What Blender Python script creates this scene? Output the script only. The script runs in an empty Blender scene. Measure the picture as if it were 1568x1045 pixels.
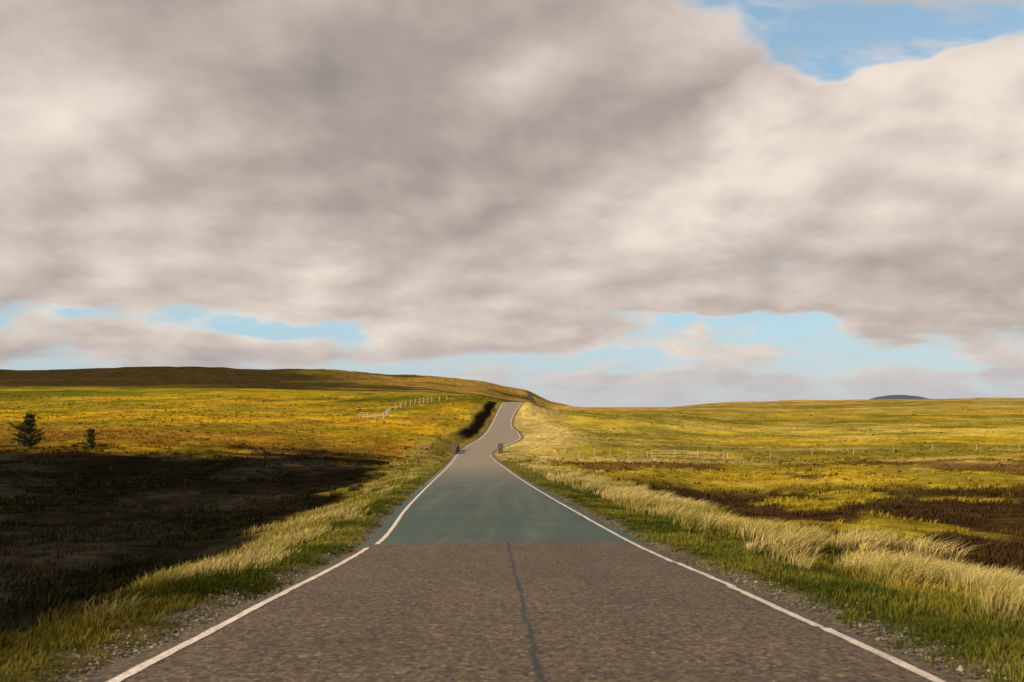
import bpy, math, numpy as np
rng=np.random.default_rng(7)
EYE=1.3
sc=bpy.context.scene
sc.view_settings.view_transform='Standard'
sc.view_settings.look='None'
sc.view_settings.exposure=0

# ------------------------------------------------------------------ helpers
def pchip(xk,yk):
    xk=np.array(xk,float);yk=np.array(yk,float)
    h=np.diff(xk);d=np.diff(yk)/h
    m=np.zeros_like(yk);m[0]=d[0];m[-1]=d[-1]
    for i in range(1,len(yk)-1):
        m[i]=(d[i-1]*h[i]+d[i]*h[i-1])/(h[i]+h[i-1])
    def f(x):
        x=np.clip(np.asarray(x,float),xk[0],xk[-1])
        i=np.clip(np.searchsorted(xk,x)-1,0,len(h)-1)
        t=(x-xk[i])/h[i]
        return ((2*t**3-3*t**2+1)*yk[i]+(t**3-2*t**2+t)*h[i]*m[i]+(-2*t**3+3*t**2)*yk[i+1]+(t**3-t**2)*h[i]*m[i+1])
    return f
def sstep(a,b,x):
    t=np.clip((x-a)/(b-a),0,1);return t*t*(3-2*t)
def vnoise(x,y,seed=0):
    x=np.asarray(x,float);y=np.asarray(y,float)
    xi=np.floor(x).astype(np.int64);yi=np.floor(y).astype(np.int64)
    fx=x-xi;fy=y-yi
    fx=fx*fx*(3-2*fx);fy=fy*fy*(3-2*fy)
    def h(a,b):
        n=(a*374761393+b*668265263+seed*2147483647)&0xffffffff
        n=((n^(n>>13))*1274126177)&0xffffffff
        n=n^(n>>16)
        return (n&0xffff)/65535.0
    return (h(xi,yi)*(1-fx)+h(xi+1,yi)*fx)*(1-fy)+(h(xi,yi+1)*(1-fx)+h(xi+1,yi+1)*fx)*fy
def fbm(x,y,seed=0,o=4):
    s=0;a=.5;t=0
    for i in range(o):
        s=s+a*vnoise(x*2**i,y*2**i,seed+i*17);t+=a;a*=.5
    return s/t

# ------------------------------------------------------------------ road layout (metres)
RY=[-60,-10,0,6.5,10,19.8,31.4,54,93,130,150,162,172,185,200,220,250,280,305,330,400,600]
RZ=[3.2,-.5,-1.3,-1.79,-2.04,-2.77,-3.25,-4.18,-5.68,-6.9,-7.35,-7.15,-6.75,-6.07,-5.4,-4.76,-3.44,-1.47,.8,1.3,-1.5,-10]
RL=[-2.65,-2.65,-2.65,-2.65,-2.68,-2.88,-3.52,-4.57,-6.16,-7.7,-8.4,-8.3,-7.6,-6.1,-5.3,-5.0,-4.6,-4.0,-3.0,-1.5,4,20]
RR=[2.85,2.85,2.85,2.85,2.81,2.61,1.98,.92,-.67,-2.3,-3.1,-2.9,-.8,1.5,1.3,.1,0.0,1.1,3.0,4.6,10,26]
f_rz=pchip(RY,RZ);f_rl=pchip(RY,RL);f_rr=pchip(RY,RR)

# height table: rows = distance ahead, columns = tangent of bearing
COLA=(np.array([-200,0,300,550,650,720,800,850,950,1150,1568,1800])-784)/1524.
ROWD=[0,20,30,40,50,70,100,150,200,250,300,400,600,800,1100,1500,2500,4000,60000]
T=np.array([
[-3.0,-3.0,-2.6,-2,-1.6,-1.3,-1.3,-1.5,-1.6,-2.0,-2.6,-2.6],
[-3.9,-3.9,-3.6,-3.1,-2.8,-2.8,-2.8,-2.8,-2.85,-3.1,-3.5,-3.5],
[-4.4,-4.4,-4.3,-3.6,-3.2,-3.2,-3.2,-3.2,-3.5,-4.0,-4.3,-4.2],
[-4.6,-4.6,-4.9,-4.3,-3.7,-3.6,-3.6,-3.6,-4.0,-4.6,-4.7,-4.6],
[-4.8,-4.8,-5.2,-4.7,-4.2,-4,-4,-4.1,-4.4,-5.2,-5.0,-4.8],
[-4.6,-4.6,-5.2,-5.3,-5,-4.8,-4.9,-5.0,-5.2,-6.0,-5.4,-5.0],
[-3.6,-3.8,-4.3,-5.3,-5.9,-5.9,-6.0,-6.1,-6.3,-6.7,-5.8,-5.2],
[-2.2,-2.5,-3.0,-4.4,-5.6,-7.0,-7.4,-7.5,-7.2,-7.2,-6.3,-5.5],
[-1.2,-1.5,-1.9,-3.3,-4.0,-4.0,-5.4,-5.2,-5.8,-7.0,-6.2,-5],
[-.3,-.5,-.8,-2.0,-1.6,-1.3,-3.4,-3.4,-4.4,-6.6,-5.7,-4.5],
[1,.8,.8,-.3,.9,2.0,.9,-1.4,-3.0,-6,-5,-3.5],
[4,4,4,3.5,4,4,1,-1.6,-2.2,-3.8,-2,0],
[11,11,11,9,8,6,0,-2.5,-2.2,1.0,4,5],
[20,19,19,17,15,10,4,-3,-2.8,4,6.3,7],
[30,30,32,28,25,20,8,-4,-6,-5,-8,-10],
[54,54,59,50,43,38,25,7,-20,-30,-30,-30],
[40,40,40,30,20,10,0,-20,-60,-60,-60,-60],
[-70]*12,[-70]*12],float)
lD=np.log(np.array(ROWD,float)+15)
def table(x,y):
    yy=np.maximum(y,0.)
    a=x/np.maximum(yy,20)
    a=np.clip(a,COLA[0],COLA[-1])
    j=np.clip(np.searchsorted(COLA,a)-1,0,len(COLA)-2)
    t=(a-COLA[j])/(COLA[j+1]-COLA[j]);t=t*.4+.6*(t*t*(3-2*t))
    l=np.log(yy+15)
    i=np.clip(np.searchsorted(lD,l)-1,0,len(lD)-2)
    u=(l-lD[i])/(lD[i+1]-lD[i]);u=np.clip(u,0,1);u=.5*u+.5*u*u*(3-2*u)
    return (T[i,j]*(1-t)+T[i,j+1]*t)*(1-u)+(T[i+1,j]*(1-t)+T[i+1,j+1]*t)*u
def rdist(x,y):
    return np.maximum(f_rl(y)-x, x-f_rr(y))      # >0 outside the lines
latx=[-400,-40,-20,-9,-5.5,-3.2,0,3.2,6,12,25,60,400]
latz=[-1.8,-2.3,-2.1,-1.35,-.62,-.03,0,-.03,-.45,-1.1,-1.6,-1.9,-1]
def ground(x,y):
    x=np.asarray(x,float);y=np.asarray(y,float)
    rz=f_rz(y)
    tb=table(x,y)
    lat=rz+np.interp(x,latx,latz)
    k=sstep(14,32,y)
    base=lat*(1-k)+tb*k
    d=rdist(x,y)
    far=sstep(350,430,y)
    wlo=.4;whi=4.2
    w=sstep(wlo,whi,d)
    w=np.maximum(w,far)
    z=rz*(1-w)+base*w
    off=np.maximum(sstep(.5,3,d),far)
    z=z+off*((fbm(x/5.,y/5.,3)-.5)*.6+(fbm(x/1.3,y/1.3,5,3)-.5)*.26*(y<300))
    rough=sstep(60,1200,y)*off
    z=z+rough*((fbm(x/90.,y/90.,9)-.5)*12*sstep(300,1500,y)+(fbm(x/28.,y/28.,12)-.5)*2.2)
    z=z-.05*(1-sstep(0.25,.5,d))*(1-far)
    return z+EYE

def mesh_np(name,V,faces_flat,fsizes,mat=None,smooth=True,attrs=None,parent=None):
    me=bpy.data.meshes.new(name)
    V=np.asarray(V,np.float32);faces_flat=np.asarray(faces_flat,np.int32);fsizes=np.asarray(fsizes,np.int32)
    me.vertices.add(len(V));me.vertices.foreach_set('co',V.ravel())
    me.loops.add(len(faces_flat));me.loops.foreach_set('vertex_index',faces_flat)
    me.polygons.add(len(fsizes))
    st=np.concatenate([[0],np.cumsum(fsizes)[:-1]]).astype(np.int32)
    me.polygons.foreach_set('loop_start',st)
    me.polygons.foreach_set('loop_total',fsizes)
    me.polygons.foreach_set('use_smooth',np.full(len(fsizes),smooth))
    me.update(calc_edges=True)
    if attrs:
        for k,c in attrs.items():
            if c.ndim==2:
                at=me.attributes.new(k,'FLOAT_COLOR','POINT')
                cc=np.ones((len(V),4),np.float32);cc[:,:3]=c
                at.data.foreach_set('color',cc.ravel())
            else:
                at=me.attributes.new(k,'FLOAT','POINT');at.data.foreach_set('value',c.astype(np.float32))
    ob=bpy.data.objects.new(name,me);sc.collection.objects.link(ob)
    if mat: me.materials.append(mat)
    if parent: ob.parent=parent
    return ob
def grid_faces(nr,nc):
    r=np.arange(nr-1)[:,None];c=np.arange(nc-1)[None,:]
    a=(r*nc+c).ravel()
    return np.stack([a,a+1,a+nc+1,a+nc],1).ravel(),np.full(len(a),4)

# ------------------------------------------------------------------ material helper
class NB:
    def __init__(s,tree): s.t=tree;s.n=tree.nodes;s.l=tree.links
    def put(s,sock,v):
        if isinstance(v,bpy.types.NodeSocket): s.l.new(v,sock)
        elif v is not None: sock.default_value=v
    def m(s,op,a,b=None,c=None,clamp=False):
        n=s.n.new('ShaderNodeMath');n.operation=op;n.use_clamp=clamp
        s.put(n.inputs[0],a)
        if b is not None:s.put(n.inputs[1],b)
        if c is not None:s.put(n.inputs[2],c)
        return n.outputs[0]
    def noise(s,v,scale,detail=4,rough=.5,dist=0,w=None):
        n=s.n.new('ShaderNodeTexNoise')
        if w is not None:
            n.noise_dimensions='4D';n.inputs['W'].default_value=w
        s.put(n.inputs['Vector'],v)
        n.inputs['Scale'].default_value=scale;n.inputs['Detail'].default_value=detail
        n.inputs['Roughness'].default_value=rough;n.inputs['Distortion'].default_value=dist
        return n
    def mr(s,v,a,b,c=0.,d=1.,smooth=True):
        n=s.n.new('ShaderNodeMapRange')
        if smooth:n.interpolation_type='SMOOTHSTEP'
        s.put(n.inputs['Value'],v)
        for k,q in zip(('From Min','From Max','To Min','To Max'),(a,b,c,d)): s.put(n.inputs[k],q)
        return n.outputs[0]
    def mix(s,f,a,b,bt='MIX'):
        n=s.n.new('ShaderNodeMix');n.data_type='RGBA';n.blend_type=bt
        s.put(n.inputs[0],f);s.put(n.inputs[6],a);s.put(n.inputs[7],b)
        return n.outputs[2]
    def comb(s,x,y,z=0.):
        n=s.n.new('ShaderNodeCombineXYZ');s.put(n.inputs[0],x);s.put(n.inputs[1],y);s.put(n.inputs[2],z);return n.outputs[0]
    def sep(s,v):
        n=s.n.new('ShaderNodeSeparateXYZ');s.put(n.inputs[0],v);return n.outputs
    def mapping(s,v,loc=(0,0,0),rot=(0,0,0),scale=(1,1,1),typ='POINT'):
        n=s.n.new('ShaderNodeMapping');n.vector_type=typ;s.put(n.inputs['Vector'],v)
        n.inputs['Location'].default_value=loc;n.inputs['Rotation'].default_value=rot;n.inputs['Scale'].default_value=scale
        return n.outputs[0]
def newmat(name,rough=.9,spec=.2):
    m=bpy.data.materials.new(name);m.use_nodes=True
    nb=NB(m.node_tree);b=m.node_tree.nodes['Principled BSDF']
    b.inputs['Roughness'].default_value=rough
    b.inputs['Specular IOR Level'].default_value=spec
    return m,nb,b
def C(r,g,b): return (r,g,b,1.)
def objco(nb):
    n=nb.n.new('ShaderNodeTexCoord');return n.outputs['Object']
def bump(nb,b,h,strength=.5,dist=.05):
    n=nb.n.new('ShaderNodeBump');n.inputs['Strength'].default_value=strength;n.inputs['Distance'].default_value=dist
    nb.l.new(h,n.inputs['Height']);nb.l.new(n.outputs[0],b.inputs['Normal'])

# ------------------------------------------------------------------ land cover
def shaded_heather(x,y):  # mask of the dark heather hollow whose shadow is painted as colour
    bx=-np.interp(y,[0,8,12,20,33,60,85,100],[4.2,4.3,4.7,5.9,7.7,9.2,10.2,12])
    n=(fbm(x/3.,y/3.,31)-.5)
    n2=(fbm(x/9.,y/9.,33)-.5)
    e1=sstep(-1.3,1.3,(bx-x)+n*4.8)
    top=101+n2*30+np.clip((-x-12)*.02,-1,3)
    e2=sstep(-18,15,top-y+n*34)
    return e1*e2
def cover(x,y):
    """RGB albedo of the moor, painted shade included"""
    n=fbm(x/22.,y/22.,41);n2=fbm(x/5.,y/9.,43);n3=fbm(x/70.,y/110.,47)
    a=x/np.maximum(y,5.)
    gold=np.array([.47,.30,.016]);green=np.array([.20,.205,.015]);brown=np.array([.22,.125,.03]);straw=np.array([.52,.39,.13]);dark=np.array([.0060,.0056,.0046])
    def L(c,c2,t): return c+(c2-c)*t[...,None]
    c=np.broadcast_to(gold,x.shape+(3,)).copy()
    left=(x<f_rl(y)).astype(float)
    c=L(c,green,left*sstep(300,520,y)*.45)
    c=L(c,green,sstep(.46,.62,n)*.7)
    c=L(c,brown,sstep(.48,.64,n2)*.6*sstep(600,250,y))
    c=L(c,np.array([.25,.115,.02]),left*np.exp(-((y-122)/24)**2)*.7)
    c=L(c,green*.5,sstep(.54,.68,fbm(x/14.,y/30.,51))*.65*sstep(60,140,y))
    c=L(c,np.array([.085,.09,.014]),left*sstep(.50,.60,fbm(x/110.,y/50.,161))*sstep(230,360,y)*.75)  # dark green bands with cloud-like shade painted in
    # right moor
    right=1-left
    c=L(c,np.array([.34,.255,.028]),right*.55)
    c=L(c,np.array([.56,.43,.05]),right*np.exp(-((y-215-60*n3)/45)**2)*.8)
    c=L(c,np.array([.42,.27,.08]),right*sstep(380,560,y)*.7)
    c=L(c,np.array([.14,.135,.020]),right*sstep(.5,.61,fbm(x/60.,y/38.,151))*.7*sstep(90,150,y))
    c=L(c,straw*.9,sstep(.55,.63,fbm(x/25.,y/8.,57))*sstep(60,100,y)*.5*right)
    # dark heather patches right middle distance
    hz=sstep(5.2,7.5,x-f_rr(y)+(n2-.5)*6)*sstep(19,27,y-(n-.5)*10+np.clip(16-x,0,20)*1.5)*(1-sstep(58,78,y+(n2-.5)*22))
    c=L(c,np.array([.045,.025,.012]),hz*sstep(.22,.40,n2)*.97)
    c=L(c,np.array([.10,.05,.02]),right*sstep(.46,.56,fbm(x/9.,y/16.,67))*sstep(52,70,y)*(1-sstep(110,135,y))*.8)
    # far left hill: dark heather with cloud shadow painted in
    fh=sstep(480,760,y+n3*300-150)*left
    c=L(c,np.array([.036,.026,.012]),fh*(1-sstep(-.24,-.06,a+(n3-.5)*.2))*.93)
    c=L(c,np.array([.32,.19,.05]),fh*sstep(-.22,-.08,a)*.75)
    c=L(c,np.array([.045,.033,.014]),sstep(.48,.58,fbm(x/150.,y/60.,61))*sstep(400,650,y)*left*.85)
    # verge
    d=rdist(x,y)
    vg=(1-sstep(3.,7.,d+(n2-.5)*4))*(y<330)
    c=L(c,np.array([.28,.225,.045]),vg*.7)
    c=L(c,np.array([.05,.06,.009]),(1-sstep(2.8,4.6,d+(n2-.5)*3))*(y<75)*.9*right)
    c=L(c,np.array([.07,.07,.016]),(1-sstep(1.5,3.,d+(n2-.5)*2))*(y<120)*.75)
    c=L(c,straw,right*sstep(.2,1,d)*(1-sstep(7,16,d+(n2-.5)*6))*sstep(120,170,y)*(1-sstep(310,340,y))*.75)
    # cut bank left of the climbing road, its shaded face painted dark
    c=L(c,np.array([.02,.014,.008]),left*sstep(1.2,1.8,d+(n2-.5)*.8)*(1-sstep(3.0,4.2,d+(n2-.5)*2))*sstep(172,186,y)*(1-sstep(305,318,y)))
    bz=shaded_heather(x,y)
    c=L(c,dark*(1+2.2*sstep(.5,.7,n2))[...,None],bz*.99)  # near-black heather, the shadow over the hollow put into its albedo
    # pale track on the right
    ty=np.interp(x,[-2,5,14,22,50],[160,140,124,121,119])
    tk=np.exp(-((y-ty)/2.2)**2)*sstep(-2.5,0,x)*(1-sstep(24,40,x))
    c=L(c,np.array([.5,.42,.28]),tk*.8)
    return c

# ------------------------------------------------------------------ terrain sheet
ys=np.concatenate([np.linspace(-60,2,32)[:-1],np.linspace(2,12,51)[:-1]])
g=[12.]
while g[-1]<4500: g.append(g[-1]*1.0115)
g+= [6000,9000,15000,30000,60000]
ys=np.concatenate([ys,g])
tt=np.linspace(-1,1,861)
S=2.2*np.sinh(tt*9.9)
yy=ys[:,None]*np.ones_like(S)[None,:]
mid=(f_rl(ys)+f_rr(ys))/2*(1-sstep(380,500,ys))
xx=mid[:,None]+S[None,:]
zz=ground(xx,yy)
V=np.stack([xx,yy,zz],-1).reshape(-1,3)
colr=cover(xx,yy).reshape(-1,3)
ff,fs=grid_faces(len(ys),len(S))

mg,nb,b=newmat('moor_ground',.95,.0)
dif=nb.n.new('ShaderNodeBsdfDiffuse');nb.n.remove(b);b=dif
nb.l.new(b.outputs[0],nb.n['Material Output'].inputs['Surface'])
co=objco(nb)
at=nb.n.new('ShaderNodeAttribute');at.attribute_name='Col'
rd=nb.n.new('ShaderNodeAttribute');rd.attribute_name='rd'
n1=nb.noise(co,.9,6,.65).outputs[0]
n2=nb.noise(nb.mapping(co,scale=(1,.45,1)),.12,5,.65).outputs[0]
n3=nb.noise(co,9,3,.7).outputs[0]
v=nb.m('MULTIPLY',nb.mr(n1,.3,.7,.58,1.38),nb.mr(n2,.32,.68,.68,1.30))
v=nb.m('MULTIPLY',v,nb.mr(n3,.3,.7,.65,1.35))
vc=nb.comb(v,v,v)
base=nb.mix(1.,at.outputs['Color'],vc,'MULTIPLY')
# gravel margin
gn=nb.noise(co,1.3,5,.7).outputs[0]
gs=nb.n.new('ShaderNodeTexVoronoi');gs.inputs['Scale'].default_value=26;nb.l.new(co,gs.inputs['Vector'])
gcol=nb.mix(nb.mr(nb.sep(gs.outputs['Color'])[0],0,1),C(.045,.04,.03),C(.20,.17,.125))
gm=nb.mr(nb.m('ADD',rd.outputs['Fac'],nb.mr(gn,.25,.75,-.5,.5,False)),.3,.7,1.,0.)
base=nb.mix(gm,base,gcol)
nb.l.new(base,b.inputs['Color'])
bh=nb.m('ADD',nb.m('MULTIPLY',n1,.6),nb.m('MULTIPLY',n3,.12))
bump(nb,b,bh,.8,.55)
rdv=rdist(xx,yy).ravel()
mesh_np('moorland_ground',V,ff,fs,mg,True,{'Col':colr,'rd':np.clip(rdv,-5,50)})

# ------------------------------------------------------------------ road
ry=ys[(ys<345)]
jl=(vnoise(ry*1.7,ry*0,71)-.5)*.2+(vnoise(ry*6.7,ry*0,72)-.5)*.06;jr=(vnoise(ry*1.9,ry*0,73)-.5)*.2+(vnoise(ry*6.1,ry*0,74)-.5)*.06
nc=13
L=f_rl(ry)-.14-np.abs(jl);R=f_rr(ry)+.14+np.abs(jr)
u=np.linspace(0,1,nc)
X=L[:,None]+(R-L)[:,None]*u[None,:]
Z=(f_rz(ry)+EYE)[:,None]+np.zeros_like(X)+.03*(1-(2*u-1)**2)[None,:]
Z[:,0]-=.035;Z[:,-1]-=.035
Yr=ry[:,None]+0*X
mr_,nb,b=newmat('asphalt',.85,.2)
co=objco(nb);s=nb.sep(co)
wob=nb.noise(co,1.2,4,.6).outputs[0]
chip=nb.n.new('ShaderNodeTexVoronoi');chip.inputs['Scale'].default_value=26;nb.l.new(co,chip.inputs['Vector'])
cv=nb.sep(chip.outputs['Color'])[0]
fine=nb.noise(co,20,5,.7).outputs[0]
blot=nb.noise(co,.5,5,.6).outputs[0]
mid_=nb.noise(co,6,4,.7).outputs[0]
nearc=nb.mix(nb.mr(cv,0,1,0,1,False),C(.048,.038,.029),C(.19,.142,.098))
nearc=nb.mix(nb.mr(fine,.54,.66),nearc,C(.36,.272,.19))
nearc=nb.mix(nb.mr(fine,.32,.47,.9,0.),nearc,C(.022,.021,.021))
nearc=nb.mix(nb.mr(mid_,.35,.65,0.,.4),nearc,C(.072,.060,.048))
farc=nb.mix(nb.mr(fine,.3,.7),C(.044,.074,.066),C(.088,.122,.108))
stretch=nb.noise(nb.mapping(co,scale=(1.6,.05,1)),1,4,.6).outputs[0]
farc=nb.mix(nb.mr(stretch,.42,.7,0,.45),farc,C(.14,.155,.135))
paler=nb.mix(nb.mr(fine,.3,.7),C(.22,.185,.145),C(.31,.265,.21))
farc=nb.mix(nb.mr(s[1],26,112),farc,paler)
yb=nb.m('ADD',nb.m('MULTIPLY',s[0],.13),nb.m('ADD',nb.m('MULTIPLY',wob,.35),20.1))
isfar=nb.mr(nb.m('SUBTRACT',s[1],yb),-.08,.08)
# feather of older surface along the joint
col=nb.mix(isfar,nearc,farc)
# wheel paths
wp=nb.m('ABSOLUTE',nb.m('SUBTRACT',nb.m('ABSOLUTE',s[0]),1.05))
col=nb.mix(nb.m('MULTIPLY',nb.mr(wp,.0,.5,.22,0.),nb.m('SUBTRACT',1,isfar)),col,nb.mix(1.,col,C(.7,.7,.72),'MULTIPLY'))
col=nb.mix(nb.mr(blot,.3,.7,.0,.4),col,nb.mix(1.,col,C(.58,.64,.64),'MULTIPLY'))
cx=nb.m('ADD',nb.m('MULTIPLY',s[1],-.0195),nb.m('ADD',.24,nb.m('MULTIPLY',wob,.14)))
cd=nb.m('ABSOLUTE',nb.m('SUBTRACT',s[0],cx))
cr=nb.m('MULTIPLY',nb.mr(nb.m('ADD',cd,nb.m('MULTIPLY',nb.m('SUBTRACT',fine,.5),.06)),.008,.042,1,0),nb.m('SUBTRACT',1,isfar))
col=nb.mix(nb.m('MULTIPLY',cr,.85),col,C(.03,.044,.045))
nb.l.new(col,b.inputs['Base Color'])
bump(nb,b,nb.m('ADD',cv,fine),.6,.012)
V=np.stack([X,Yr,Z],-1).reshape(-1,3);ff,fs=grid_faces(len(ry),nc)
mesh_np('road',V,ff,fs,mr_,True)

# edge lines
ml,nb,b=newmat('white_road_paint',.7,.3)
co=objco(nb);n=nb.noise(co,22,6,.75).outputs[0];n_=nb.noise(co,2.,3,.6).outputs[0]
c_=nb.mix(nb.mr(n_,.3,.7),C(.56,.49,.42),C(.72,.65,.58))
c_=nb.mix(nb.mr(n,.36,.50,.9,0.),c_,C(.17,.14,.12))
nb.l.new(c_,b.inputs['Base Color'])
ln_parent=bpy.data.objects.new('road_edge_line',None);sc.collection.objects.link(ln_parent)
def line(side,segs,nm):
    VV=[];F=[];o=0
    for (a,bb,off) in segs:
        yl=np.unique(np.concatenate([[a,bb],ry[(ry>a)&(ry<bb)]]))
        if bb<60: yl=np.unique(np.concatenate([yl,np.arange(a,bb,.12)]))
        w=.105+(vnoise(yl*5,yl*0,81)-.5)*.016+np.clip(yl-60,0,200)*.0003
        e=(f_rl(yl)+off) if side<0 else (f_rr(yl)-off)
        e=e+(vnoise(yl*2,yl*0,83+side)-.5)*.010
        x0=e if side<0 else e-w
        def rs(x):
            Lr=np.interp(yl,ry,L);Rr=np.interp(yl,ry,R);uu=np.clip((x-Lr)/(Rr-Lr),0,1)
            zc=np.interp(yl,ry,f_rz(ry)+EYE)
            prof=.03*(1-(2*u-1)**2);prof[0]-=.035;prof[-1]-=.035
            return zc+np.interp(uu,u,prof)+.006
        z0=rs(x0);z1=rs(x0+w)
        P=np.stack([np.stack([x0,yl,z0],1),np.stack([x0+w,yl,z1],1)],1).reshape(-1,3)
        VV.append(P);k=len(yl)
        a_=np.arange(k-1)*2+o
        F.append(np.stack([a_,a_+1,a_+3,a_+2],1).ravel());o+=2*k
    VV=np.concatenate(VV);F=np.concatenate(F)
    mesh_np(nm,VV,F,np.full(len(F)//4,4),ml,False,parent=ln_parent)
line(-1,[(-55,19.3,0.),(20.0,152,.12),(168,325,.05)],'left_line')
line(1,[(-55,8.8,.0),(8.84,12.2,.045),(12.24,16.0,.015),(16.06,152,.06),(168,325,.05)],'right_line')

# ------------------------------------------------------------------ grass
def make_blades(px,py,h,lean,wid,col,nbl,spread,rootcol=.45):
    n=len(px)
    idx=np.repeat(np.arange(n),nbl)
    m=len(idx)
    ang=rng.uniform(0,2*np.pi,m);r=np.sqrt(rng.uniform(0,1,m))*spread[idx]
    bx=px[idx]+np.cos(ang)*r;by=py[idx]+np.sin(ang)*r
    bz=ground(bx,by)-.02
    hh=h[idx]*rng.uniform(.55,1.1,m)
    ld=rng.uniform(0,2*np.pi,m)
    lx=np.cos(ang)*.35+np.cos(ld)*.25+lean[idx];ly=np.sin(ang)*.35+np.sin(ld)*.25
    lx*=hh;ly*=hh
    wa=rng.uniform(0,np.pi,m);wx=np.cos(wa)*wid[idx];wy=np.sin(wa)*wid[idx]
    P=np.zeros((m,5,3))
    P[:,0]=np.stack([bx-wx,by-wy,bz],1);P[:,1]=np.stack([bx+wx,by+wy,bz],1)
    mx=bx+lx*.35;my=by+ly*.35;mz=bz+hh*.62
    P[:,2]=np.stack([mx+wx*.8,my+wy*.8,mz],1);P[:,3]=np.stack([mx-wx*.8,my-wy*.8,mz],1)
    P[:,4]=np.stack([bx+lx,by+ly,bz+hh*(1-.25*np.abs(lean[idx]))],1)
    c=col[idx]*rng.uniform(.7,1.3,(m,1))
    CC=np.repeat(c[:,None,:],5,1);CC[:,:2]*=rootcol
    o=np.arange(m)*5
    q=np.stack([o,o+1,o+2,o+3,o+3,o+2,o+4],1).ravel()
    sz=np.tile([4,3],m)
    return P.reshape(-1,3),q,sz,CC.reshape(-1,3)
mgr,nb,b=newmat('grass_blades',.8,.1)
nb.n.remove(b);b=nb.n.new('ShaderNodeBsdfDiffuse')
at=nb.n.new('ShaderNodeAttribute');at.attribute_name='Col'
nb.l.new(at.outputs['Color'],b.inputs['Color'])
tr=nb.n.new('ShaderNodeBsdfTranslucent');nb.l.new(at.outputs['Color'],tr.inputs['Color'])
mx=nb.n.new('ShaderNodeMixShader');mx.inputs[0].default_value=.3
nb.l.new(b.outputs[0],mx.inputs[1]);nb.l.new(tr.outputs[0],mx.inputs[2])
nb.l.new(mx.outputs[0],nb.n['Material Output'].inputs['Surface'])

def build(name,parts):
    V=[];F=[];Sz=[];Cc=[];o=0
    for p in parts:
        V.append(p[0]);F.append(p[1]+o);Sz.append(p[2]);Cc.append(p[3]);o+=len(p[0])
    mesh_np(name,np.concatenate(V),np.concatenate(F),np.concatenate(Sz),mgr,False,{'Col':np.concatenate(Cc)})
straw=np.array([.66,.53,.22]);grn=np.array([.075,.09,.013]);olive=np.array([.28,.245,.04])
def lu(a,b_,n): return np.exp(rng.uniform(np.log(a),np.log(b_),n))
parts=[]
# right verge tall straw tussocks, in distinct clumps
n=12500
y=lu(6,150,n);d=rng.uniform(1.6,9.5,n)
x=f_rr(y)+d
dens=fbm(x/1.5,y/2.2,91,3)
c0=np.interp(y,[6,12,17,30,50,80,150],[5.4,5.4,5.0,4.3,3.4,2.8,2.8])
pk=np.exp(-((d-c0)/1.9)**2)*np.interp(y,[0,60,120],[1,.9,.35])
keep=(rng.uniform(0,1,n)<pk*sstep(.48,.58,dens)*1.8)&(d>1.6)
x,y,d=x[keep],y[keep],d[keep];m=len(x)
t=rng.uniform(0,1,m)[:,None]*.4+.6*sstep(.35,.6,fbm(x/3.,y/3.,95))[:,None]
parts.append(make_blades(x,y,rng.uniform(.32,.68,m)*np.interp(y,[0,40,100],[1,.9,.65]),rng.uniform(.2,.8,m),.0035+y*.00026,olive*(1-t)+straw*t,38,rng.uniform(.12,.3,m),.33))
# short green verge grass
for side in (1,-1):
    n=9000
    y=lu(5,110,n);d=rng.uniform(.22,5.6 if side>0 else 3.6,n)
    x=(f_rr(y)+d) if side>0 else (f_rl(y)-d)
    keep=(rng.uniform(0,1,n)<sstep(.1,.9,d+(fbm(x/.8,y/.8,97)-.5)*1.5))
    x,y,d=x[keep],y[keep],d[keep];m=len(x)
    t=sstep(.42,.68,fbm(x/1.7,y/1.7,99))[:,None]*(.55 if side>0 else .85)
    t=np.maximum(t,sstep(35,90,y)[:,None]*.8)
    bzv=shaded_heather(x,y)[:,None]  # blades darkened to follow the painted shadow
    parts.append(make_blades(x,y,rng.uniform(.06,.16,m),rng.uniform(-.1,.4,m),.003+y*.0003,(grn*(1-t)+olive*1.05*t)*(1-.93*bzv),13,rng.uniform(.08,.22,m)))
# left verge tufts
n=7000
y=lu(6,150,n);d=rng.uniform(.8,5,n);x=f_rl(y)-d
keep=(rng.uniform(0,1,n)<sstep(.47,.60,fbm(x/1.2,y/1.5,101,3))*(1-shaded_heather(x,y)*.88)*sstep(.8,1.5,d))
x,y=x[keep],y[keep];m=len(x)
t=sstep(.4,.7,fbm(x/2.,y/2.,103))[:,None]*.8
bzv=shaded_heather(x,y)[:,None]  # tufts inside the painted shadow get darker colour
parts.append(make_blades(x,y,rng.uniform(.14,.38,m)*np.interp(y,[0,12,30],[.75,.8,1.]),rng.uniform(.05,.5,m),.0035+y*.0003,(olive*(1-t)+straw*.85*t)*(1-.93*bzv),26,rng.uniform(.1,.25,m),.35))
build('verge_grass',parts)
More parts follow.
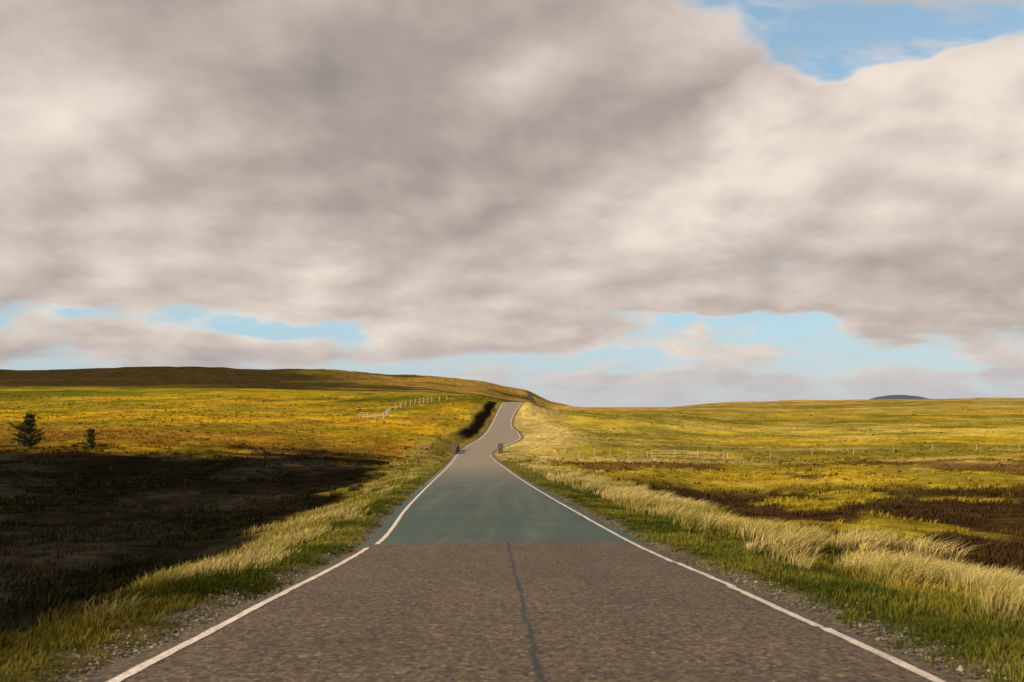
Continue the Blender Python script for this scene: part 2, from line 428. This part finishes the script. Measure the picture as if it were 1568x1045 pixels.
# moor tussocks
parts=[]
n=36000
y=lu(12,420,n);a=rng.uniform(-.62,.62,n);x=a*y
d=rdist(x,y)
keep=(d>3.2)&(rng.uniform(0,1,n)<sstep(.40,.58,fbm(x/6.,y/6.,107))*.9+.08)
keep&=~((x>0)&(y>150)&(rng.uniform(0,1,n)<.6))
x,y,d=x[keep],y[keep],d[keep];m=len(x)
cc=cover(x,y)*rng.uniform(.75,1.4,(m,1))
bz=shaded_heather(x,y)
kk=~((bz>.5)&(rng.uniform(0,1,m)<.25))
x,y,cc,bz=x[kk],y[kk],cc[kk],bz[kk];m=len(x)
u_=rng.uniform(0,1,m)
cc[(bz>.5)&(u_<.30)]=np.array([.013,.018,.006]);cc[(bz>.5)&(u_>.84)]=np.array([.032,.022,.011])  # tuft colours kept dark for the hollow's painted shadow
dk=(u_>.93)&(bz<.5)
cc[dk]*=.3
h=rng.uniform(.15,.34,m)*(1+y*.001)
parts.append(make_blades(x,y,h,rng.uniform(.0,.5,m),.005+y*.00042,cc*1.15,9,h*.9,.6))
build('moor_grass',parts)

# ------------------------------------------------------------------ gravel stones at road margins
n=3400
y=lu(4.5,60,n);side=np.where(rng.uniform(0,1,n)<.65,-1,1);d=np.abs(rng.normal(0,.24,n))+.2
x=np.where(side>0,f_rr(y)+d,f_rl(y)-d)
kk=rng.uniform(0,1,n)<sstep(.35,.6,fbm(x/1.,y/1.5,111))
x,y=x[kk],y[kk];n=len(x)
r=rng.uniform(.005,.020,n)*(1+(rng.uniform(0,1,n)<.04)*1.3)
ico=np.array([[1,0,0],[-1,0,0],[0,1,0],[0,-1,0],[0,0,1],[0,0,-1]],float)
icf=np.array([[0,2,4],[2,1,4],[1,3,4],[3,0,4],[2,0,5],[1,2,5],[3,1,5],[0,3,5]])
P=ico[None]*rng.uniform(.6,1.2,(n,6,1))*r[:,None,None]
th=rng.uniform(0,6.28,n);ct,st_=np.cos(th)[:,None],np.sin(th)[:,None]
P=np.stack([P[...,0]*ct-P[...,1]*st_,P[...,0]*st_+P[...,1]*ct,P[...,2]*.7],-1)
P+=np.stack([x,y,ground(x,y)+r*.35],-1)[:,None]
F=(icf[None]+np.arange(n)[:,None,None]*6).ravel()
gc=np.repeat(np.array([.20,.175,.135])*rng.uniform(.35,1.6,(n,1)),6,0)
mst,nb,b=newmat('gravel_stone',.9,.2)
at=nb.n.new('ShaderNodeAttribute');at.attribute_name='Col';nb.l.new(at.outputs['Color'],b.inputs['Base Color'])
mesh_np('gravel',P.reshape(-1,3),F,np.full(len(F)//3,3),mst,False,{'Col':gc})

# ------------------------------------------------------------------ simple solid builder
class MB:
    def __init__(s): s.v=[];s.f=[]
    def box(s,c,size,rz=0,top=1.,jit=0):
        x,y,z=c;a,b_,h=size[0]/2,size[1]/2,size[2]
        o=len(s.v)
        for k,(zz,sc_) in enumerate(((0,1),(h,top))):
            for dx,dy in ((-a,-b_),(a,-b_),(a,b_),(-a,b_)):
                dx*=sc_;dy*=sc_
                X=dx*math.cos(rz)-dy*math.sin(rz);Y=dx*math.sin(rz)+dy*math.cos(rz)
                s.v.append((x+X+rng.uniform(-jit,jit),y+Y+rng.uniform(-jit,jit),z+zz+rng.uniform(-jit,jit)))
        s.f+=[(o,o+3,o+2,o+1),(o+4,o+5,o+6,o+7)]+[(o+i,o+(i+1)%4,o+4+(i+1)%4,o+4+i) for i in range(4)]
    def tube(s,p,q,r0,r1,n=7):
        p=np.array(p,float);q=np.array(q,float);d=q-p;d/=np.linalg.norm(d)+1e-9
        u_=np.cross(d,[0,0,1.]);
        if np.linalg.norm(u_)<1e-3:u_=np.array([1.,0,0])
        u_/=np.linalg.norm(u_);w=np.cross(d,u_);o=len(s.v)
        for c,r in ((p,r0),(q,r1)):
            for k in range(n):
                t=2*math.pi*k/n;s.v.append(tuple(c+r*(math.cos(t)*u_+math.sin(t)*w)))
        for k in range(n): s.f.append((o+k,o+(k+1)%n,o+n+(k+1)%n,o+n+k))
        s.f.append(tuple(o+n+k for k in range(n)))
    def obj(s,name,mat,parent=None,bev=0,smooth=False):
        me=bpy.data.meshes.new(name);me.from_pydata(s.v,[],s.f);me.materials.append(mat);me.update()
        if smooth:
            for p in me.polygons:p.use_smooth=True
        o=bpy.data.objects.new(name,me);sc.collection.objects.link(o)
        if parent:o.parent=parent
        if bev:
            m=o.modifiers.new('bevel','BEVEL');m.width=bev;m.segments=2
        return o
def G(x,y): return float(ground(np.array([x]),np.array([y]))[0])

# ------------------------------------------------------------------ bridge parapets
msn,nb,b=newmat('weathered_stone',.9,.2)
co=objco(nb)
n=nb.noise(co,3.,6,.7).outputs[0];n2=nb.noise(co,18,4,.6).outputs[0]
c_=nb.mix(nb.mr(n,.35,.65),C(.06,.05,.042),C(.22,.18,.14));c_=nb.mix(nb.mr(n2,.4,.65,0,.5),c_,C(.05,.045,.035))
nb.l.new(c_,b.inputs['Base Color']);bump(nb,b,n2,.6,.03)
def parapet(xe,y0,x1,y1):
    e=bpy.data.objects.new('stone_bridge_parapet',None);sc.collection.objects.link(e)
    ang=math.atan2(-(x1-xe),y1-y0)
    zs=f_rz(np.array([y0,y1]))+EYE-.3
    for k,(px,py) in enumerate(((xe,y0),(x1,y1))):
        z=float(zs[k])
        m=MB();
        for c in range(4): m.box((px,py,z+c*.36),(.78-.02*(c%2),.8-.02*(c%2),.35),ang,1,.015)
        m.obj('end_pier',msn,e,.03)
        m=MB();m.box((px,py,z+1.45),(.9,.92,.12),ang,.9,.01);m.box((px,py,z+1.575),(.6,.66,.1),ang,.4,.01);m.obj('pier_cap',msn,e,.02)
    ln=math.hypot(x1-xe,y1-y0);kk=int(ln/.7)
    m=MB();cp=MB()
    for i in range(kk):
        t=(i+.5)/kk;px=xe+(x1-xe)*t;py=y0+(y1-y0)*t;z=float(zs[0]+(zs[1]-zs[0])*t)
        for c in range(3): m.box((px,py,z+c*.32),(.40+rng.uniform(-.02,.02),.69,.315),ang,1,.012)
        cp.box((px,py,z+.98),(.48,.685,.12),ang,.92,.008)
    m.obj('wall',msn,e,.02);cp.obj('coping',msn,e,.02)
parapet(-8.95,152,-8.9,161)
parapet(-1.75,152,-1.80,158)

# ------------------------------------------------------------------ fences
mw,nb,b=newmat('weathered_wood',.85,.2)
co=objco(nb);n=nb.noise(nb.mapping(co,scale=(9,9,1.2)),2,5,.7).outputs[0]
nb.l.new(nb.mix(nb.mr(n,.3,.7),C(.30,.26,.20),C(.55,.49,.40)),b.inputs['Base Color'])
mwire,nb,b=newmat('fence_wire',.5,.5);b.inputs['Base Color'].default_value=C(.3,.3,.28);b.inputs['Metallic'].default_value=.7
def fence(pts,step,name,h=1.15,rails=False,ps=.11,rr=.045):
    e=bpy.data.objects.new(name,None);sc.collection.objects.link(e)
    P=[]
    for (a,b_) in zip(pts[:-1],pts[1:]):
        L_=math.hypot(b_[0]-a[0],b_[1]-a[1]);k=max(1,int(L_/step))
        for i in range(k): P.append((a[0]+(b_[0]-a[0])*i/k,a[1]+(b_[1]-a[1])*i/k))
    P.append(pts[-1])
    m=MB();w=MB()
    tops=[]
    for (x,y) in P:
        z=G(x,y);hh=h*rng.uniform(.86,1.1);tl=rng.uniform(-.07,.07)
        m.tube((x,y,z-.2),(x+tl,y,z+hh),ps*.55,ps*.5,8);tops.append((x,y,z))
    for a,b_ in zip(tops[:-1],tops[1:]):
        for k,f in enumerate((.3,.6,.92)):
            p=(a[0],a[1],a[2]+h*f);q=(b_[0],b_[1],b_[2]+h*f)
            if rails: w.tube(p,q,rr,rr,6)
            else: w.tube(p,q,.007,.007,4)
    m.obj('posts',mw,e);w.obj('rails' if rails else 'wires',mw if rails else mwire,e)
fence([(-34,222),(-28,217)],2.0,'wooden_fence',1.4,True,.18,.035)
fence([(-28,217),(-30,240),(-32,262),(-29,285),(-25,310),(-21,322)],5.0,'wire_fence',1.5,False,.24)
fence([(18.5,132),(24.5,131),(28.2,133)],2.4,'wooden_fence',1.05,True,.11,.03)
fence([(2.5,168),(14,142),(18,132.5)],4.5,'wire_fence',1.05,False,.10)
fence([(29,134),(60,142),(95,150)],6,'wire_fence',1.05,False,.08)

# ------------------------------------------------------------------ pines
mbk,nb,b=newmat('pine_bark',.95,.1);co=objco(nb)
nb.l.new(nb.mix(nb.noise(co,8,4).outputs[0],C(.05,.035,.025),C(.14,.09,.06)),b.inputs['Base Color'])
mnd,nb,b=newmat('pine_needles',.7,.2)
at=nb.n.new('ShaderNodeAttribute');at.attribute_name='Col';nb.l.new(at.outputs['Color'],b.inputs['Base Color'])
def pine(x,y,H,W):
    z=G(x,y)
    e=bpy.data.objects.new('pine_tree',None);sc.collection.objects.link(e)
    t=MB();t.tube((x,y,z-.1),(x+.03*H,y,z+H*.5),.035*H,.022*H);t.tube((x+.03*H,y,z+H*.5),(x,y,z+H*.97),.022*H,.004*H)
    nv=[];nf=[];ncol=[]
    nw=11
    for k in range(nw):
        f=.03+.93*k/(nw-1);zc=z+f*H;rad=W*(1-f)**.6*rng.uniform(.6,1.2)+.05*H*.5
        nbn=rng.integers(5,8)
        for j in range(nbn):
            if rng.uniform()<.18: continue
            th=2*math.pi*j/nbn+rng.uniform(-.5,.5);r=rad*rng.uniform(.45,1.4)
            p=np.array([x,y,zc]);q=p+np.array([math.cos(th)*r,math.sin(th)*r,r*rng.uniform(.2,.7)])
            t.tube(p,q,.008*H,.003*H,4)
            for c in range(int(26+r*60)):
                u_=rng.uniform(.2,1.05);o=p+(q-p)*u_+rng.normal(0,.045*H*.5,3)
                dv=rng.normal(0,1,3);dv[2]+=.8;dv/=np.linalg.norm(dv);dv+=(q-p)/r*.5
                w=np.cross(dv,rng.normal(0,1,3));w/=np.linalg.norm(w)+1e-9
                ln=.06*H*rng.uniform(.6,1.2);wd=.012*H
                i=len(nv);nv+=[o-w*wd,o+w*wd,o+dv*ln];nf+=[i,i+1,i+2]
                cc=np.array([.019,.035,.010])*rng.uniform(.5,1.8);ncol+=[cc]*3
    t.obj('trunk',mbk,e)
    mesh_np('needles',np.array(nv),np.array(nf),np.full(len(nf)//3,3),mnd,False,{'Col':np.array(ncol)},parent=e)
pine(-46.6,96,3.0,1.35)
pine(-40.6,96,2.0,.7)

# distant hill
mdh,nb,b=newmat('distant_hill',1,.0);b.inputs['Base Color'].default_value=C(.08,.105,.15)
Y0=9000
def dhill(Xc,hw,hgt,n_):
    px=np.linspace(-1,1,n_);hh=np.clip(1-np.abs(px+.05)**2.4,0,1);V=[]
    for q,(dy,k) in enumerate(((0,0),(350,.7),(800,1),(2200,0))):
        for i,p in enumerate(px): V.append((Xc+p*hw,Y0+dy,-70+(hgt*k*hh[i])+vnoise(i*.4,q)*6))
    ff,fs=grid_faces(4,n_);mesh_np('distant_hill',np.array(V),ff,fs,mdh)
dhill(3850,560,176,40)

# ------------------------------------------------------------------ sky
SD=np.array([-.80,-.52,0]);SD/=np.linalg.norm(SD);EL=math.radians(26)
w=bpy.data.worlds.new('World');sc.world=w;w.use_nodes=True
nt=w.node_tree;nt.nodes.clear();nb=NB(nt)
out=nb.n.new('ShaderNodeOutputWorld')
sky=nb.n.new('ShaderNodeTexSky');sky.sky_type='NISHITA';sky.sun_disc=False
sky.sun_elevation=EL;sky.sun_rotation=math.atan2(SD[0],SD[1])%(2*math.pi)
sky.air_density=1.;sky.dust_density=.5;sky.ozone_density=1.5
tc=nb.n.new('ShaderNodeTexCoord');dr=tc.outputs['Generated'];X,Y_,Z_=nb.sep(dr)
bgs=nb.n.new('ShaderNodeBackground')
nb.l.new(sky.outputs[0],bgs.inputs[0]);bgs.inputs[1].default_value=.13
az=nb.m('ARCTAN2',X,Y_);el=nb.m('ARCSINE',Z_)
zk=nb.m('ADD',nb.m('MAXIMUM',Z_,0.),.33)
P=nb.comb(nb.m('DIVIDE',X,zk),nb.m('DIVIDE',Y_,zk),0.)
wn=nb.noise(P,3.2,4,.55,w=3.1).outputs['Color'];w3=nb.sep(wn)
k=nb.mr(el,0,.25,.25,1)
azw=nb.m('ADD',az,nb.m('MULTIPLY',nb.m('SUBTRACT',w3[0],.5),.20))
elw=nb.m('ADD',el,nb.m('MULTIPLY',nb.m('MULTIPLY',nb.m('SUBTRACT',w3[1],.5),.15),k))
Q=nb.comb(azw,elw,0.)
def AE(px,py):
    A=(px-784)/1524;E=(622-py)/1524;a=math.atan(A);return a,math.atan(E*math.cos(a))
def blobs(lst):
    acc=None
    for (px,py,sx,sy,rot,amp) in lst:
        a,e=AE(px,py)
        m=nb.mapping(Q,(a,e,0),(0,0,math.radians(rot)),(sx*2/1524,sy*2/1524,1),'TEXTURE')
        gd=nb.n.new('ShaderNodeTexGradient');gd.gradient_type='QUADRATIC_SPHERE';nb.l.new(m,gd.inputs[0])
        acc=nb.m('MULTIPLY_ADD',gd.outputs['Fac'],amp,0. if acc is None else acc)
    return acc
SCL=4.2
cn=nb.noise(P,SCL,7,.52,.1,w=1.7).outputs[0]
cn2=nb.noise(nb.mapping(P,(-.055,-.065,0)),SCL,3,.50,.1,w=1.7).outputs[0]
big=nb.noise(P,1.6,2,.5,0,w=9.2).outputs[0]
wisp=nb.noise(nb.mapping(P,scale=(1,2.2,1)),9,6,.6,.3,w=5.5).outputs[0]
relief=nb.m('SUBTRACT',cn,cn2)
covb=blobs([(1430,50,300,80,-12,-.80),(1170,40,110,35,-30,-.34),(450,497,150,24,-3,-.50),(90,487,140,17,0,-.38),(1130,500,200,25,-6,-.56),(930,548,150,14,0,-.34),
            (640,562,230,11,0,-.3),(30,562,90,9,0,-.3),(1350,556,240,12,0,-.27),(1500,75,75,32,0,.55),(1360,110,80,22,0,.3),(1030,480,60,12,0,.3)])
cov=nb.m('ADD',nb.m('ADD',cn,covb),nb.mr(el,.02,.09,.07,.20))
cov=nb.m('ADD',cov,nb.mr(el,.10,.16,0,.16))
cov=nb.m('ADD',cov,nb.m('MULTIPLY',nb.m('SUBTRACT',wisp,.5),.22))
mask=nb.mr(cov,.38,.61)
sh=blobs([(60,190,330,150,10,.40),(0,30,200,80,0,.1),(430,110,330,190,-10,-.32),(690,230,260,120,0,-.13),(790,130,110,90,0,.26),(620,385,480,60,-3,-.13),
          (480,410,110,60,0,.26),(200,400,320,50,0,.14),(950,110,200,110,0,-.08),(1080,60,120,60,0,.22),(1320,430,420,50,4,-.24),(1480,480,250,40,0,-.10),(300,500,300,40,0,.22),(860,470,300,30,0,-.04),(1540,240,100,60,0,.15),(640,500,200,40,0,.1)])
lineE=nb.m('MINIMUM',nb.m('MULTIPLY_ADD',azw,.40,.178),.315)
q=nb.m('SUBTRACT',lineE,nb.m('ADD',elw,nb.m('MULTIPLY',nb.m('SUBTRACT',cn,.5),.22)))
edge=nb.m('MULTIPLY',nb.mr(q,-.022,.030),nb.m('POWER',2.718,nb.m('MULTIPLY',nb.m('MAXIMUM',q,0.),-6.5)))
edge=nb.m('MULTIPLY',edge,nb.mr(az,-.06,.16))
b0=nb.m('ADD',nb.m('ADD',.53,sh),nb.m('MULTIPLY',edge,.46))
b1=nb.m('ADD',b0,nb.m('MULTIPLY',relief,1.15))
b1=nb.m('ADD',b1,nb.m('MULTIPLY',nb.m('SUBTRACT',big,.5),.5))
b1=nb.m('ADD',b1,nb.mr(cov,.44,.66,.22,0.))
ramp=nb.n.new('ShaderNodeValToRGB');nb.l.new(b1,ramp.inputs[0])
cr=ramp.color_ramp
cr.elements[0].position=0;cr.elements[0].color=C(.295,.255,.238)
cr.elements[1].position=1;cr.elements[1].color=C(.86,.755,.66)
for p,c in ((.3,(.405,.347,.317)),(.55,(.555,.475,.428)),(.78,(.71,.612,.54))):
    e_=cr.elements.new(p);e_.color=C(*c)
hz=nb.mr(el,0.0,.07,.7,0.)
ccol=nb.mix(hz,ramp.outputs[0],C(.50,.53,.58))
bgc=nb.n.new('ShaderNodeBackground');nb.l.new(ccol,bgc.inputs[0]);bgc.inputs[1].default_value=1.
# thin pale veil over the clear sky
veil=nb.n.new('ShaderNodeBackground')
nb.l.new(nb.mix(nb.mr(el,.0,.10),C(.50,.59,.66),C(.40,.64,.78)),veil.inputs[0]);veil.inputs[1].default_value=1.
mv=nb.n.new('ShaderNodeMixShader');nb.l.new(nb.mr(el,.0,.35,.8,.40),mv.inputs[0])
nb.l.new(bgs.outputs[0],mv.inputs[1]);nb.l.new(veil.outputs[0],mv.inputs[2])
ms=nb.n.new('ShaderNodeMixShader')
mf=nb.m('MAXIMUM',mask,nb.mr(el,0,.04,.6,0))
mf=nb.m('MAXIMUM',mf,nb.m('MULTIPLY',nb.mr(wisp,.45,.68),.45))
nb.l.new(mf,ms.inputs[0])
nb.l.new(mv.outputs[0],ms.inputs[1]);nb.l.new(bgc.outputs[0],ms.inputs[2]);nb.l.new(ms.outputs[0],out.inputs[0])

# ------------------------------------------------------------------ sun
from mathutils import Vector
sl=bpy.data.lights.new('sun','SUN');sl.energy=5.0;sl.angle=math.radians(.5);sl.color=(1,.84,.61)
so=bpy.data.objects.new('sun',sl);sc.collection.objects.link(so)
dv=Vector((SD[0]*math.cos(EL),SD[1]*math.cos(EL),math.sin(EL)))
so.rotation_euler=dv.to_track_quat('Z','Y').to_euler();so.location=(0,0,50)

# ------------------------------------------------------------------ camera
cam=bpy.data.cameras.new('camera');cam.lens=35;cam.sensor_width=36;cam.shift_y=.0635
cam.clip_start=.1;cam.clip_end=120000
cam.dof.use_dof=True;cam.dof.focus_distance=45;cam.dof.aperture_fstop=2.8
oc=bpy.data.objects.new('camera',cam);sc.collection.objects.link(oc)
oc.location=(0,0,EYE);oc.rotation_euler=(math.radians(90),0,0)
sc.camera=oc
